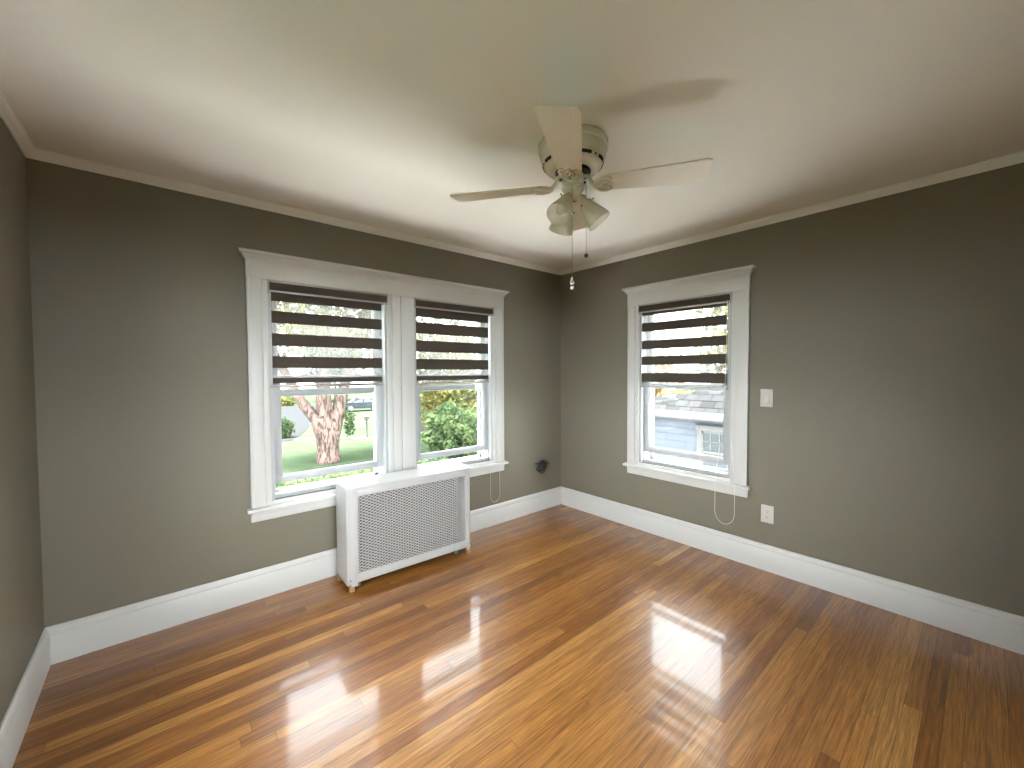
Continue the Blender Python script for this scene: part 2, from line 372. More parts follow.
def window(name, label, uc, w, rz):
    loc = (uc, 0, ZB) if rz == 0 else ((0, -uc, ZB) if rz < 0 else ((-uc, YF, ZB) if rz > 2 else (XL, uc, ZB)))
    root = thing(name, label, 'window', loc, rz, kind='structure')
    h = ZT-ZB; w2 = w/2
    # jamb liner with sash tracks
    bm = B()
    for s in (-1, 1):
        a, b = sorted((s*(w2-.024), s*(w2-.0005)))
        box(bm, a, b, .002, .178, .0005, h-.0005)
        for yy in (.042, .088, .128):
            a2, b2 = sorted((s*(w2-.030), s*(w2-.020))); box(bm, a2, b2, yy-.004, yy+.002, .001, h-.001, .001)
    box(bm, -w2+.024, w2-.024, .002, .178, h-.022, h-.0005)
    prism(bm, [(.03, .0005), (.178, .0005), (.178, .004), (.13, .012), (.095, .022), (.03, .024)], 0, -w2+.022, w2-.022)
    obj('jamb_frame', bm, VINYL, root)
    sw = w2-.026
    lo = sash(root, 'lower_sash', sw, .092, .792, .046, .082, .044, .040, .038, (-.16, .17))
    up = sash(root, 'upper_sash', sw, .652, h-.024, .092, .126, .040, .038, .045, ())
    # keepers on the meeting rail of the upper sash
    for k in (-.16, .17): obj('sash_keeper', box(B(), k-.03, k+.03, .088, .112, .689, .696, .002), VINYL, up)
    # outer storm frame
    bm = box(B(), -w2+.025, -w2+.055, .150, .168, .004, h-.024, .002); box(bm, w2-.055, w2-.025, .150, .168, .004, h-.024, .002)
    box(bm, -w2+.026, w2-.026, .150, .168, h-.056, h-.024, .002); box(bm, -w2+.026, w2-.026, .150, .168, .004, .030, .002)
    obj('storm_frame', bm, VINYL, root)
    return root
window('window_1', 'left sash window of the double window, raised a little', (A1[0]+A1[1])/2, A1[1]-A1[0], 0)
window('window_2', 'right sash window of the double window, raised a little', (A2[0]+A2[1])/2, A2[1]-A2[0], 0)
window('window_3', 'single sash window on the right wall, raised a little', (BB[0]+BB[1])/2, BB[1]-BB[0], -PI/2)
window('fill_window_1', 'added sash window behind the camera, for fill daylight', (R2[0]+R2[1])/2, R2[1]-R2[0], PI)
window('fill_window_2', 'added sash window in the left wall beside the camera, for fill daylight', (LW[0]+LW[1])/2, LW[1]-LW[0], PI/2)

# ------------------------------------------------------------------ zebra blinds
def blind(uc, w, rz, bands, zrail, railstyle, label, chain):
    # origin at the top centre of the opening on the wall plane; bands = list of (top z, bottom z) in world height
    loc = (uc, 0, ZT) if rz == 0 else (0, -uc, ZT)
    root = thing('roller_blind', label, 'blind', loc, rz, group='banded roller blinds')
    w2 = w/2-.004; f0, f1 = -w2-.001, w2-.038
    z = lambda a: a-ZT
    # cassette: curved fabric front between two slim metal edges, end caps
    bm = prism(B(), [(.045, -.006), (-.014, -.006), (-.020, -.012), (-.022, -.040), (-.020, -.072), (-.012, -.078), (.045, -.078)], 0, -w2+.006, w2-.006)
    ca = obj('cassette', bm, BANDM, root, smooth=50)
    for zz in (-.0125, -.073):
        obj('edge_strip', box(B(), -w2+.005, w2-.005, -.0255, -.012, zz-.0055, zz+.0055, .001), ALU, ca)
    for s in (-1, 1):
        a, b = sorted((s*(w2-.007), s*w2)); obj('end_cap', box(B(), a, b, -.0275, .047, -.084, -.003, .002), ALU, ca)
    # fabric: opaque bands and sheer voile, one cloth
    bm = B(); yf = .010; th = .0008
    zs = bands[0][0]
    for i, (t_, b_) in enumerate(bands):
        box(bm, f0, f1, yf, yf+th, z(b_), z(t_), mi=0)
        nxt = bands[i+1][0] if i+1 < len(bands) else zrail+.008
        if b_-nxt > .001: box(bm, f0, f1, yf+.0002, yf+.0006, z(nxt), z(b_), mi=1)
    obj('fabric', bm, [BANDM, SHEER], root, smooth=0)
    bm = box(B(), f0-.003, f1+.003, yf-.009, yf+.010, z(zrail)-.009, z(zrail)+.009, .004)
    br = obj('bottom_rail', bm, railstyle, root)
    # bead chain: two strands from the cassette, over the stool, joined in a loop below
    ua, ub, zb = chain
    d0, d1 = -.022, -.066
    n_ = 36; pts = []
    zk = .60
    def strand(u0, u1, top):
        for i in range(8): k = i/7; pts.append((u0, d0+(d1-d0)*k*k, top+(zk-top)*k))
    um = (ua+ub)/2; hw = abs(ub-ua)/2
    ta, tb = uc+w2-.026, uc+w2-.012
    loop = lambda u_, t_: [(t_, d0, 1.93), (t_+(u_-t_)*.05, d0-.004, 1.5), (t_+(u_-t_)*.25, d0-.020, 1.0), (u_, d1, .62), (u_, d1, .50)]
    arc = []
    for i in range(13):
        a = PI+PI*i/12; dz = (zb+hw*1.3)
        arc.append((um+math.copysign(1, ua-um)*-1*hw*math.cos(a)*1.0, d1, dz+hw*1.3*math.sin(a)))
    if abs(arc[0][0]-ua) > 1e-4: arc = arc[::-1]
    path = loop(ua, ta)+arc+loop(ub, tb)[::-1]
    dense = []
    for i in range(len(path)-1):
        A_, B_ = Vector(path[i]), Vector(path[i+1]); k = max(1, int((B_-A_).length/.012))
        dense += [A_.lerp(B_, j/k) for j in range(k)]
    bm = B(); tube(bm, [(p.x-uc, p.y, p.z-ZT) for p in dense], .0013, 6)
    for p in dense: bmesh.ops.create_icosphere(bm, subdivisions=1, radius=.0021, matrix=Matrix.Translation((p.x-uc, p.y, p.z-ZT)))
    obj('bead_chain', bm, CHAIN, root)
    return root
blind((A1[0]+A1[1])/2, A1[1]-A1[0], 0, [(1.925, 1.866), (1.803, 1.727), (1.661, 1.582), (1.516, 1.440), (1.377, 1.343)], 1.323, ALU,
      'dark banded roller blind in the left half of the double window', (-2.005, -1.945, .27))
blind((A2[0]+A2[1])/2, A2[1]-A2[0], 0, [(1.925, 1.850), (1.809, 1.718), (1.664, 1.573), (1.516, 1.430), (1.378, 1.342)], 1.316, ALU,
      'dark banded roller blind in the right half of the double window', (-1.000, -.893, .232))
blind((BB[0]+BB[1])/2, BB[1]-BB[0], -PI/2, [(1.925, 1.895), (1.829, 1.755), (1.676, 1.601), (1.538, 1.464), (1.393, 1.314)], 1.277, VINYL,
      'dark banded roller blind in the single window on the right wall', (1.625, 1.764, .272))

# ------------------------------------------------------------------ radiator cover and radiator
RX, RY, RA = -2.342, -.335, -.0299
root = thing('radiator_cover', 'white metal radiator cover with perforated grille beneath the double window', 'radiator cover', (RX, RY, 0), RA)
W_, D_, H_, CH, ZBt = .937, .248, .675, .034, .040
# side panels: flat end, chamfered corner post
def side_panel(s):
    f = (lambda x: x) if s < 0 else (lambda x: W_-x)
    t = .004
    out = [(f(0), D_), (f(0), CH), (f(CH), 0), (f(CH+.022), 0), (f(CH+.022), t), (f(CH+t*.4), t), (f(t), CH+t*.4), (f(t), D_)]
    bm = prism(B(), out, 2, ZBt, H_-.021)
    return bm
for s in (-1, 1):
    sp = obj('side_panel', side_panel(s), METALW, root, smooth=20)
    fx = CH*.5 if s < 0 else W_-CH*.5
    bm = B(); bmesh.ops.create_cone(bm, segments=10, radius1=.005, radius2=.004, depth=.004, cap_ends=True, matrix=Matrix.Translation((fx, CH*.5-.001, .075)) @ Matrix.Rotation(PI/2, 4, 'X'))
    obj('screw', bm, BRASS, sp)
bm = B()
def top_outline(e): return [(-e, D_), (-e, CH-e*.4), (CH-e*.4, -e), (W_-CH+e*.4, -e), (W_+e, CH-e*.4), (W_+e, D_)]
prism(bm, top_outline(.004), 2, H_-.012, H_)
bmesh.ops.bevel(bm, geom=[e for e in bm.edges if abs(e.verts[0].co.z-H_) < 1e-5 and abs(e.verts[1].co.z-H_) < 1e-5], offset=.004, segments=2, affect='EDGES')
prism(bm, top_outline(.0005), 2, H_-.021, H_-.0121)
obj('top_panel', bm, METALW, root, smooth=30)
# front panel border
gx0, gx1, gz0, gz1 = CH+.030, W_-CH-.034, .118, .617
bm = B()
box(bm, CH+.0225, gx0, -.002, .004, .062, H_-.022); box(bm, gx1, W_-CH-.0225, .004, .008, .062, H_-.022)
box(bm, gx0-.001, gx1+.001, -.002, .004, gz1, H_-.022, .001); box(bm, CH+.0225, W_-CH-.0225, -.002, .004, .062, gz0, .001)
box(bm, CH+.0225, W_-CH-.0225, .004, .014, .062, .066); 
obj('front_panel', bm, METALW, root, smooth=30)
# perforated grille: staggered round holes cut in real sheet
def grille():
    bm = B(); a, b = .0372, .0192; e1 = (a/2, b/2); e2 = (a/2, -b/2)
    cache = {}
    def V(x, z):
        k = (round(x*1e5), round(z*1e5))
        if k not in cache: cache[k] = bm.verts.new((x, .005, z))
        return cache[k]
    nx = int((gx1-gx0)/a)+2; nz = int((gz1-gz0)/b)+2
    for i in range(nx*2):
        for j in range(nz*2):
            if (i+j) % 2: continue
            cx, cz = gx0+i*a/2, gz0+j*b/2      # centre of a hole = centre of a diamond cell
            if cx < gx0-.002 or cx > gx1+.002 or cz < gz0-.002 or cz > gz1+.002: continue
            out = []
            for k in range(8):
                if k % 2 == 0: out.append(((a/2)*round(math.cos(k*PI/4)), (b/2)*round(math.sin(k*PI/4))))
                else: out.append(((a/4)*(1 if math.cos(k*PI/4) > 0 else -1), (b/4)*(1 if math.sin(k*PI/4) > 0 else -1)))
            O = [V(cx+p[0], cz+p[1]) for p in out]
            I = [bm.verts.new((cx+.0102*math.cos(k*PI/4), .005, cz+.0059*math.sin(k*PI/4))) for k in range(8)]
            for k in range(8): bm.faces.new((O[k], O[(k+1) % 8], I[(k+1) % 8], I[k]))
    # give the sheet its thickness
    r = bmesh.ops.extrude_face_region(bm, geom=bm.faces[:])
    bmesh.ops.translate(bm, vec=(0, .0012, 0), verts=[v for v in r['geom'] if isinstance(v, bmesh.types.BMVert)])
    bmesh.ops.recalc_face_normals(bm, faces=bm.faces[:])
    return bm
obj('light_block_liner', box(B(), .006, W_-.006, D_-.004, D_, .012, H_-.022), RAD, root)  # dark sheet added to block light, so the grille holes stay dark
obj('grille', grille(), METALW, root, smooth=0)
for fx, fy in ((CH*.75, CH*.75), (W_-CH*.9, CH*.6), (.012, D_-.02), (W_-.012, D_-.02)):
    bm = box(B(), fx-.015, fx+.015, fy-.012, fy+.018, 0, ZBt+.012, .003)
    obj('foot', bm, WOODFOOT, root)
# the old radiator inside
rr = thing('cast_iron_radiator', 'old column radiator standing inside the white perforated cover', 'radiator', (RX, RY, 0), RA)
bm = B()
for i in range(14):
    x = .085+i*.058
    for y in (.095, .165):
        tube(bm, [(x, y, .10), (x, y, .14), (x, y, .53), (x, y, .57)], [.014, .018, .018, .014], 8)
    tube(bm, [(x, .085, .105), (x, .13, .098), (x, .175, .105)], .021, 8); tube(bm, [(x, .085, .565), (x, .13, .575), (x, .175, .565)], .021, 8)
tube(bm, [(.07, .13, .10), (.85, .13, .10)], .016, 8); tube(bm, [(.07, .13, .57), (.85, .13, .57)], .016, 8)
obj('column_section', bm, RAD, rr)
for x in (.085, .839):
    for y in (.085, .175):
        lg = lathe(B(), [(.0, 0), (.018, 0), (.019, .012), (.010, .03), (.012, .06), (.018, .095)], 14, Matrix.Translation((x, y, 0)))
        obj('leg', lg, RAD, rr)
obj('supply_pipe', tube(B(), [(.890, .13, 0), (.890, .13, .085), (.882, .13, .098), (.85, .13, .10)], .013, 10), RAD, rr)
bm = lathe(B(), [(.0, .03), (.02, .03), (.024, .04), (.024, .055), (.02, .062), (0, .062)], 14, Matrix.Translation((.890, .13, 0)))
obj('valve', bm, RAD, rr)

# ------------------------------------------------------------------ ceiling fan
FX, FY = -1.745, -1.675
fan = thing('ceiling_fan', 'four blade almond ceiling fan with three frosted light shades', 'ceiling fan', (FX, FY, HC))
prof = [(0, -.0005), (.150, -.0005), (.158, -.003), (.160, -.008), (.160, -.030), (.157, -.035), (.1545, -.036), (.155, -.040), (.154, -.046), (.149, -.068), (.145, -.078), (.1455, -.081), (.142, -.084), (.1425, -.087), (.139, -.090), (.133, -.106), (.122, -.118), (.104, -.125), (.070, -.128), (0, -.128)]
mh = obj('motor_housing', lathe(B(), prof, 64), FANM, fan, smooth=28)
bm = B()
for k in range(9):
    a = 2*PI*k/9+.12
    n = 5
    ring = []
    for i in range(n+1):
        aa = a-.17+.34*i/n
        for (r, z) in ((.1380, -.0925), (.1330, -.1050)):
            ring.append(Vector((r*math.cos(aa), r*math.sin(aa), z)))
    vs = [bm.verts.new(v*1.004 if False else Vector((v.x*1.006, v.y*1.006, v.z))) for v in ring]
    for i in range(n): bm.faces.new((vs[2*i], vs[2*i+2], vs[2*i+3], vs[2*i+1]))
    b2 = a+PI/9; c0 = Vector((.136*math.cos(b2), .136*math.sin(b2), -.098)); 
    bmesh.ops.create_uvsphere(bm, u_segments=8, v_segments=6, radius=.0045, matrix=Matrix.Translation(c0*1))
bmesh.ops.solidify(bm, geom=[f for f in bm.faces if len(f.verts) == 4 and f.calc_area() > 3e-5], thickness=.003)
obj('vent_slots', bm, VENT, mh, smooth=0)
obj('flywheel', lathe(B(), [(0, -.126), (.080, -.126), (.083, -.131), (.080, -.141), (.055, -.144), (0, -.144)], 40), BLACK, fan)
TH0 = -.946; ZBL = -.190
def blade_geom():
    # planform in (x along the arm, y across), tapered, rounded corners
    P = []
    r0, r1, h0, h1 = .112, .585, .052, .080
    def arc(cx, cy, r, a0, a1, n=6):
        return [(cx+r*math.cos(a0+(a1-a0)*i/n), cy+r*math.sin(a0+(a1-a0)*i/n)) for i in range(n+1)]
    P += arc(r0+.046, -h0+.046, .046, PI, PI*1.5, 8); P += arc(r1-.022, -h1+.022, .022, PI*1.5, 2*PI); P += arc(r1-.022, h1-.022, .022, 0, PI/2); P += arc(r0+.046, h0-.046, .046, PI/2, PI, 8)
    bm = prism(B(), P, 2, -.0032, .0032)
    return bm
def bracket_geom():
    bm = B()
    # arm from the flywheel, then an ornate lyre shaped plate under the blade root
    tube(bm, [(.050, 0, .050), (.070, 0, .040), (.086, 0, .008), (.105, 0, -.008), (.135, 0, -.0085)], [.010, .010, .009, .010, .008], 10)
    q = -.062
    for s in (-1, 1):
        tube(bm, [(.160+q, s*.004, -.008), (.170+q, s*.024, -.009), (.190+q, s*.042, -.0095), (.215+q, s*.045, -.0095), (.234+q, s*.034, -.009), (.226+q, s*.024, -.009), (.214+q, s*.028, -.009)], [.008, .008, .007, .007, .0065, .0055, .004], 8)
        tube(bm, [(.170+q, s*.006, -.0085), (.190+q, s*.018, -.0088), (.212+q, s*.016, -.0088), (.222+q, s*.006, -.0085), (.238+q, 0, -.0085)], [.007, .006, .006, .0055, .005], 8)
        bmesh.ops.create_cone(bm, segments=10, radius1=.006, radius2=.0045, depth=.004, cap_ends=True, matrix=Matrix.Translation((.208+q, s*.036, -.016)))
    return bm
for k in range(4):
    a = TH0+k*PI/2
    bl = obj('blade', blade_geom(), BLADE, fan, smooth=30)
    bl.location = (0, 0, ZBL); bl.rotation_euler = (-math.radians(11), 0, a)
    br = obj('blade_bracket', bracket_geom(), FANM, bl, smooth=50)
obj('switch_housing', lathe(B(), [(0, -.130), (.040, -.130), (.046, -.133), (.050, -.139), (.050, -.198), (.0525, -.202), (.0525, -.208), (.047, -.213), (.042, -.222), (.038, -.246), (.028, -.257), (0, -.259)], 40), FANM, fan, smooth=28)
FWD = math.atan2(.656, .755)
def rotm(v0, v1):
    return v0.rotation_difference(v1).to_matrix().to_4x4()
for k, phi in enumerate((150, -90, 30)):      # degrees anticlockwise from the view of the camera at the fan
    a = FWD+math.radians(phi)
    d = Vector((math.cos(a), math.sin(a), 0))
    n0 = d*.024+Vector((0, 0, -.238)); n1 = d*.056+Vector((0, 0, -.274)); op = d*.122+Vector((0, 0, -.362))
    ax = (op-n1).normalized()
    arm = obj('light_arm', tube(B(), [n0, n0.lerp(n1, .5)+Vector((0, 0, .002)), n1], [.015, .016, .020], 16), FANM, fan, smooth=50)
    Mx = Matrix.Translation(n1) @ rotm(Vector((0, 0, 1)), ax)
    cap = lathe(B(), [(0, -.004), (.026, -.004), (.031, .002), (.032, .012), (.030, .014), (0, .014)], 28, Mx)
    obj('shade_fitter', cap, FANM, arm)
    L_ = .108
    outer = [(.029, .006), (.033, .02), (.041, .045), (.050, .072), (.0565, .095), (.0585, L_)]
    pr = outer+[(.0590, L_+.0015), (.0575, L_+.0025), (.0565, L_+.001), (.0568, L_-.003)]
    sh = obj('light_shade', lathe(B(), pr, 36, Mx), FROST, fan, smooth=50)
    bm = B(); lathe(bm, [(.012, .012), (.013, .03), (.020, .045), (.026, .060), (.027, .070), (.023, .083), (.014, .092), (.0, .095)], 24, Mx)
    obj('bulb', bm, BULB, sh, smooth=60)
    for s in range(3):
        q = Mx @ Vector((.033*math.cos(s*2.1+.4), .033*math.sin(s*2.1+.4), .008)); q0 = Mx @ Vector((.043*math.cos(s*2.1+.4), .043*math.sin(s*2.1+.4), .008))
        obj('thumb_screw', tube(B(), [q, q.lerp(q0, .5), q0], [.0022, .0022, .0035], 8), BRASS, arm)
F_ = Vector((.755, .656, 0)); R_ = Vector((.656, -.755, 0))
def pull_chain(start, end_z, fob, x, fw):
    p0 = R_*x+F_*fw
    bm = B(); pts = [start, Vector((p0.x, p0.y, start.z-.012)), Vector((p0.x, p0.y, end_z))]
    tube(bm, pts, .0011, 6)
    n = int((start.z-end_z)/.006)
    for i in range(n): bmesh.ops.create_icosphere(bm, subdivisions=1, radius=.0018, matrix=Matrix.Translation((p0.x, p0.y, start.z-.012-(start.z-.012-end_z)*i/n)))
    ch = obj('pull_chain', bm, PULL, fan)
    if fob == 'crystal':
        bm = B(); lathe(bm, [(.0, .030), (.005, .028), (.003, .022), (.009, .012), (.011, .003), (.006, -.004), (.004, -.008), (.010, -.016), (.008, -.024), (0, -.027)], 10, Matrix.Translation((p0.x, p0.y, end_z-.055)))
        tube(bm, [(p0.x, p0.y, end_z-.028), (p0.x, p0.y, end_z)], .0008, 6)
        obj('crystal_fob', bm, CRYSTAL, ch, smooth=15)
    else:
        obj('ball_fob', ball(B(), (p0.x, p0.y, end_z-.008), .0095, 14), BRASS, ch)
    return ch
pull_chain(R_*-.002+F_*-.049+Vector((0, 0, -.203)), 1.862-HC, 'crystal', -.003, -.060)
pull_chain(R_*.050+Vector((0, 0, -.185)), 1.955-HC, 'ball', .061, -.004)
obj('switch_nub', tube(B(), [R_*.046+Vector((0, 0, -.178)), R_*.060+Vector((0, 0, -.178))], .006, 10), BLACK, fan)

# ------------------------------------------------------------------ wall plates, cable
GAP_SHADE = mat('painted_gap_shade', (.30, .28, .25), .5)  # shade of the gap around the rocker, put into the colour
sw = thing('light_switch', 'white rocker light switch plate on the right wall', 'light switch', (0, -1.9425, 1.2175), -PI/2)
obj('cover_plate', box(B(), -.040, .040, -.006, 0, -.0625, .0625, .003), PLASTIC, sw)
bm = box(B(), -.0185, .0185, -.0068, -.004, -.035, .035, .001); fr = obj('rocker_frame', bm, GAP_SHADE, sw)
bm = prism(B(), [(-.004, -.033), (-.0115, -.033), (-.0075, .0), (-.0075, .033), (-.004, .033)], 0, -.0165, .0165); obj('rocker', bm, PLASTIC, sw, smooth=20)
for z in (-.051, .051):
    bm = B(); bmesh.ops.create_cone(bm, segments=12, radius1=.0032, radius2=.0025, depth=.002, cap_ends=True, matrix=Matrix.Translation((0, -.0065, z)) @ Matrix.Rotation(PI/2, 4, 'X')); obj('screw', bm, PLASTIC, sw)
ou = thing('electrical_outlet', 'white duplex outlet plate low on the right wall', 'outlet', (0, -1.9575, .4005), -PI/2)
obj('cover_plate', box(B(), -.040, .040, -.006, 0, -.0625, .0625, .003), PLASTIC, ou)
for z in (-.0195, .0195):
    bm = B(); P = []
    for k in range(20):
        a = 2*PI*k/20; P.append((.0172*math.cos(a), max(-.0135, min(.0135, .0172*math.sin(a)))+z))
    # outline in x,z extruded along y
    bm = prism(B(), P, 1, -.0085, -.005)
    rc = obj('receptacle', bm, PLASTIC, ou, smooth=30)
    bm = box(B(), -.008, -.0052, -.0092, -.0080, z-.001, z+.007); box(bm, .0052, .0078, -.0092, -.0080, z-.0005, z+.006)
    bmesh.ops.create_cone(bm, segments=10, radius1=.0026, radius2=.0026, depth=.0012, cap_ends=True, matrix=Matrix.Translation((0, -.0086, z-.007)) @ Matrix.Rotation(PI/2, 4, 'X'))
    obj('slots', bm, VENT, rc)
bm = B(); bmesh.ops.create_cone(bm, segments=12, radius1=.0032, radius2=.0025, depth=.002, cap_ends=True, matrix=Matrix.Translation((0, -.0065, 0)) @ Matrix.Rotation(PI/2, 4, 'X')); obj('screw', bm, PLASTIC, ou)

cb = thing('coiled_cable', 'small coil of black cable sticking out of the back wall near the corner', 'cable', (-.318, 0, .452))
cb.scale = (1.45, 1.1, 1.45)
bm = B(); rnd = random.Random(3)
for k in range(7):
    pts = []; tilt = rnd.uniform(-.35, .35); rx = rnd.uniform(.030, .046); rz_ = rnd.uniform(.020, .036); yo = -.014-.005*k
    cxk, czk = rnd.uniform(-.006, .010), rnd.uniform(-.010, .006)
    rot = .75+rnd.uniform(-.25, .25)
    for i in range(28):
        a = 2*PI*i/28; px_, pz_ = rx*math.cos(a), rz_*math.sin(a)
        pts.append((cxk+px_*math.cos(rot)-pz_*math.sin(rot), yo+.010*tilt*math.sin(a+k), czk+px_*math.sin(rot)+pz_*math.cos(rot)))
    tube(bm, pts, .0036, 8, closed=True)
obj('cable_loops', bm, BLACK, cb, smooth=60)
obj('wall_tail', tube(B(), [(-.045, .0, .02), (-.043, -.02, .024), (-.03, -.035, .03), (-.008, -.04, .026), (.02, -.035, .012)], .0036, 8), BLACK, cb, smooth=60)
pts = []
for i in range(17):
    a = -.6+2*PI*.86*i/16; pts.append((.048+.020*math.cos(a), -.03-.001*i, .008+.018*math.sin(a)))
e = obj('loose_end', tube(B(), pts, .0034, 8), BLACK, cb, smooth=60)
obj('connector', tube(B(), [pts[-1], Vector(pts[-1])+Vector((.004, -.006, -.012))], .0048, 10), CHROME, e)

# ------------------------------------------------------------------ outdoors (second floor view)
G = -3.0
GRASS = mat('lawn', (0.0208, 0.0295, 0.0168), .9, noise=.5, nscale=1.4, spec=0)
ASPH = mat('asphalt', (0.0161, 0.0167, 0.0178), .9, noise=.12, nscale=3, spec=0)
EXTW = mat('weathered_white_paint', (0.0528, 0.0528, 0.0518), .6, spec=0)
CONC = mat('concrete_walk', (0.0399, 0.0391, 0.0371), .9, noise=.12, nscale=4, spec=0)
def bark_mat(col):
    m, t, n, b = nodes('rough_bark')
    tcn = n.new('ShaderNodeTexCoord'); mp = n.new('ShaderNodeMapping'); mp.inputs['Scale'].default_value = (1, 1, .3)
    nz = n.new('ShaderNodeTexNoise'); nz.inputs['Scale'].default_value = 7; nz.inputs['Detail'].default_value = 6; nz.inputs['Distortion'].default_value = 1.2
    rp_ = n.new('ShaderNodeValToRGB'); e = rp_.color_ramp.elements; e[0].position = .40; e[0].color = (*[v*.35 for v in col], 1); e[1].position = .52; e[1].color = (*[v*1.15 for v in col], 1)
    bp = n.new('ShaderNodeBump'); bp.inputs['Distance'].default_value = .08; bp.inputs['Strength'].default_value = .6
    t.links.new(tcn.outputs['Object'], mp.inputs['Vector']); t.links.new(mp.outputs[0], nz.inputs['Vector']); t.links.new(nz.outputs['Fac'], rp_.inputs[0]); t.links.new(rp_.outputs[0], b.inputs['Base Color'])
    t.links.new(nz.outputs['Fac'], bp.inputs['Height']); t.links.new(bp.outputs[0], b.inputs['Normal'])
    b.inputs['Roughness'].default_value = .95; b.inputs['Specular IOR Level'].default_value = 0
    return m
BARK = bark_mat((0.062, 0.044, 0.037))
SHING = None
def leaf_mat(name, a, b):
    m, t, n, bs = nodes(name)
    tcn = n.new('ShaderNodeTexCoord'); nz = n.new('ShaderNodeTexNoise'); nz.inputs['Scale'].default_value = 1.1; nz.inputs['Detail'].default_value = 6
    rp_ = n.new('ShaderNodeValToRGB'); rp_.color_ramp.elements[0].color = (*a, 1); rp_.color_ramp.elements[0].position = .38; rp_.color_ramp.elements[1].color = (*b, 1); rp_.color_ramp.elements[1].position = .62
    t.links.new(tcn.outputs['Object'], nz.inputs['Vector']); t.links.new(nz.outputs['Fac'], rp_.inputs[0]); t.links.new(rp_.outputs[0], bs.inputs['Base Color'])
    bs.inputs['Roughness'].default_value = .9; bs.inputs['Specular IOR Level'].default_value = 0
    tl = n.new('ShaderNodeBsdfTranslucent'); mx = n.new('ShaderNodeMixShader'); mx.inputs[0].default_value = .5
    t.links.new(rp_.outputs[0], tl.inputs[0]); t.links.new(bs.outputs[0], mx.inputs[1]); t.links.new(tl.outputs[0], mx.inputs[2]); t.links.new(mx.outputs[0], n['Material Output'].inputs[0])
    return m
LEAF_G = leaf_mat('green_leaves', (0.0261, 0.0437, 0.0211), (0.0530, 0.0706, 0.0293))
LEAF_Y = leaf_mat('yellowing_leaves', (0.0494, 0.0680, 0.0269), (0.1246, 0.1038, 0.0296))
LEAF_O = leaf_mat('orange_leaves', (0.1205, 0.0850, 0.0238), (0.1552, 0.0637, 0.0144))
struct(obj('lawn', box(B(), -60, 90, T+.02, 120, G-.3, G), GRASS, smooth=0), 'green front lawn seen through the windows', 'lawn')
struct(obj('side_yard', box(B(), T+.02, 90, -60, T+.02, G-.3, G), GRASS, smooth=0), 'green side yard seen through the single window', 'lawn')
BOUNCE = mat('bounce_ground', (.72, .71, .69), .9, noise=.1, nscale=2)  # for unseen pale ground added to bounce daylight up onto the ceiling
bm = box(B(), -60, T+.02, -60, YF-T-.02, G-.3, G); box(bm, -60, XL-T-.02, YF-T-.02, T+.02, G-.3, G)
struct(obj('rear_yard', bm, GRASS, smooth=0), 'green yard behind the house', 'yard')
def flat(name, pts, m, label, cat, z1):
    bm = prism(B(), pts, 2, G-.05, z1); return struct(obj(name, bm, m, smooth=0), label, cat)
flat('bounce_ground_front', [(-6, T+.02), (T+.02, T+.02), (9, T+.02), (9, 3.6), (-6, 3.6)], BOUNCE, 'pale ground added below the double window to bounce light onto the ceiling', 'paving', G+.03)
flat('bounce_ground_side', [(T+.02, -12), (3.5, -12), (3.5, T+.01), (T+.02, T+.01)], BOUNCE, 'pale ground added between the two houses to bounce light onto the ceiling', 'paving', G+.03)
flat('road', [(-60, 46), (30, 46.0), (60, 46), (60, 56), (-60, 56)], ASPH, 'pale grey street beyond the lawn', 'road', G+.02)
flat('driveway', [(-6, 24.5), (3.3, 26.5), (4.8, 30.0), (6.0, 33.5), (7.6, 37.5), (10.2, 42.0), (11, 47), (-6, 47)], ASPH, 'grey driveway widening towards the street', 'driveway', G+.03)
flat('footpath', [(3.2, 26.2), (9.0, 22.6), (9.5, 23.3), (3.6, 27.1)], CONC, 'concrete footpath crossing the lawn behind the big tree', 'path', G+.04)
flat('front_walk', [(6.2, 34.4), (14, 30.5), (14.4, 31.3), (6.6, 35.4)], CONC, 'second pale walk crossing the far lawn', 'path', G+.04)

def leaves(n, center, radii, size, rng, shell=.55, squash=None):
    # n small leaf shapes scattered through an ellipsoid with lumps
    c = np.array(center); R = np.array(radii)
    d = rng.normal(size=(n, 3)); d /= np.linalg.norm(d, axis=1)[:, None]
    rad = shell+(1-shell)*rng.random(n)**.6
    lump = 1+.16*np.sin(d[:, 0]*7+1)*np.sin(d[:, 1]*6+2)+.12*np.sin(d[:, 2]*9+d[:, 0]*5)
    P = c+d*R*(rad*lump)[:, None]
    n1 = rng.normal(size=(n, 3)); n1 /= np.linalg.norm(n1, axis=1)[:, None]
    n2 = np.cross(n1, rng.normal(size=(n, 3))); n2 /= np.linalg.norm(n2, axis=1)[:, None]
    s = (size*(.6+.8*rng.random(n)))[:, None]
    V = np.stack([P-n1*s, P+n2*s*.55, P+n1*s, P-n2*s*.55], 1).reshape(-1, 3)
    return V
def foliage(name, V, m, parent):
    n = len(V)//4
    me = bpy.data.meshes.new(name); F = np.arange(n*4).reshape(n, 4)
    me.from_pydata(V.tolist(), [], F.tolist()); me.materials.append(m)
    o = bpy.data.objects.new(name, me); C.objects.link(o); o.parent = parent; return o
def skin_trunk(name, verts, edges, radii, m, parent):
    me = bpy.data.meshes.new(name); me.from_pydata(verts, edges, [])
    o = bpy.data.objects.new(name, me); C.objects.link(o); o.parent = parent
    o.modifiers.new('skin', 'SKIN'); 
    for v, r in zip(me.skin_vertices[0].data, radii): v.radius = (r, r)
    me.skin_vertices[0].data[0].use_root = True
    ss = o.modifiers.new('sub', 'SUBSURF'); ss.levels = ss.render_levels = 2
    me.materials.append(m)
    return o
rng = np.random.default_rng(5)
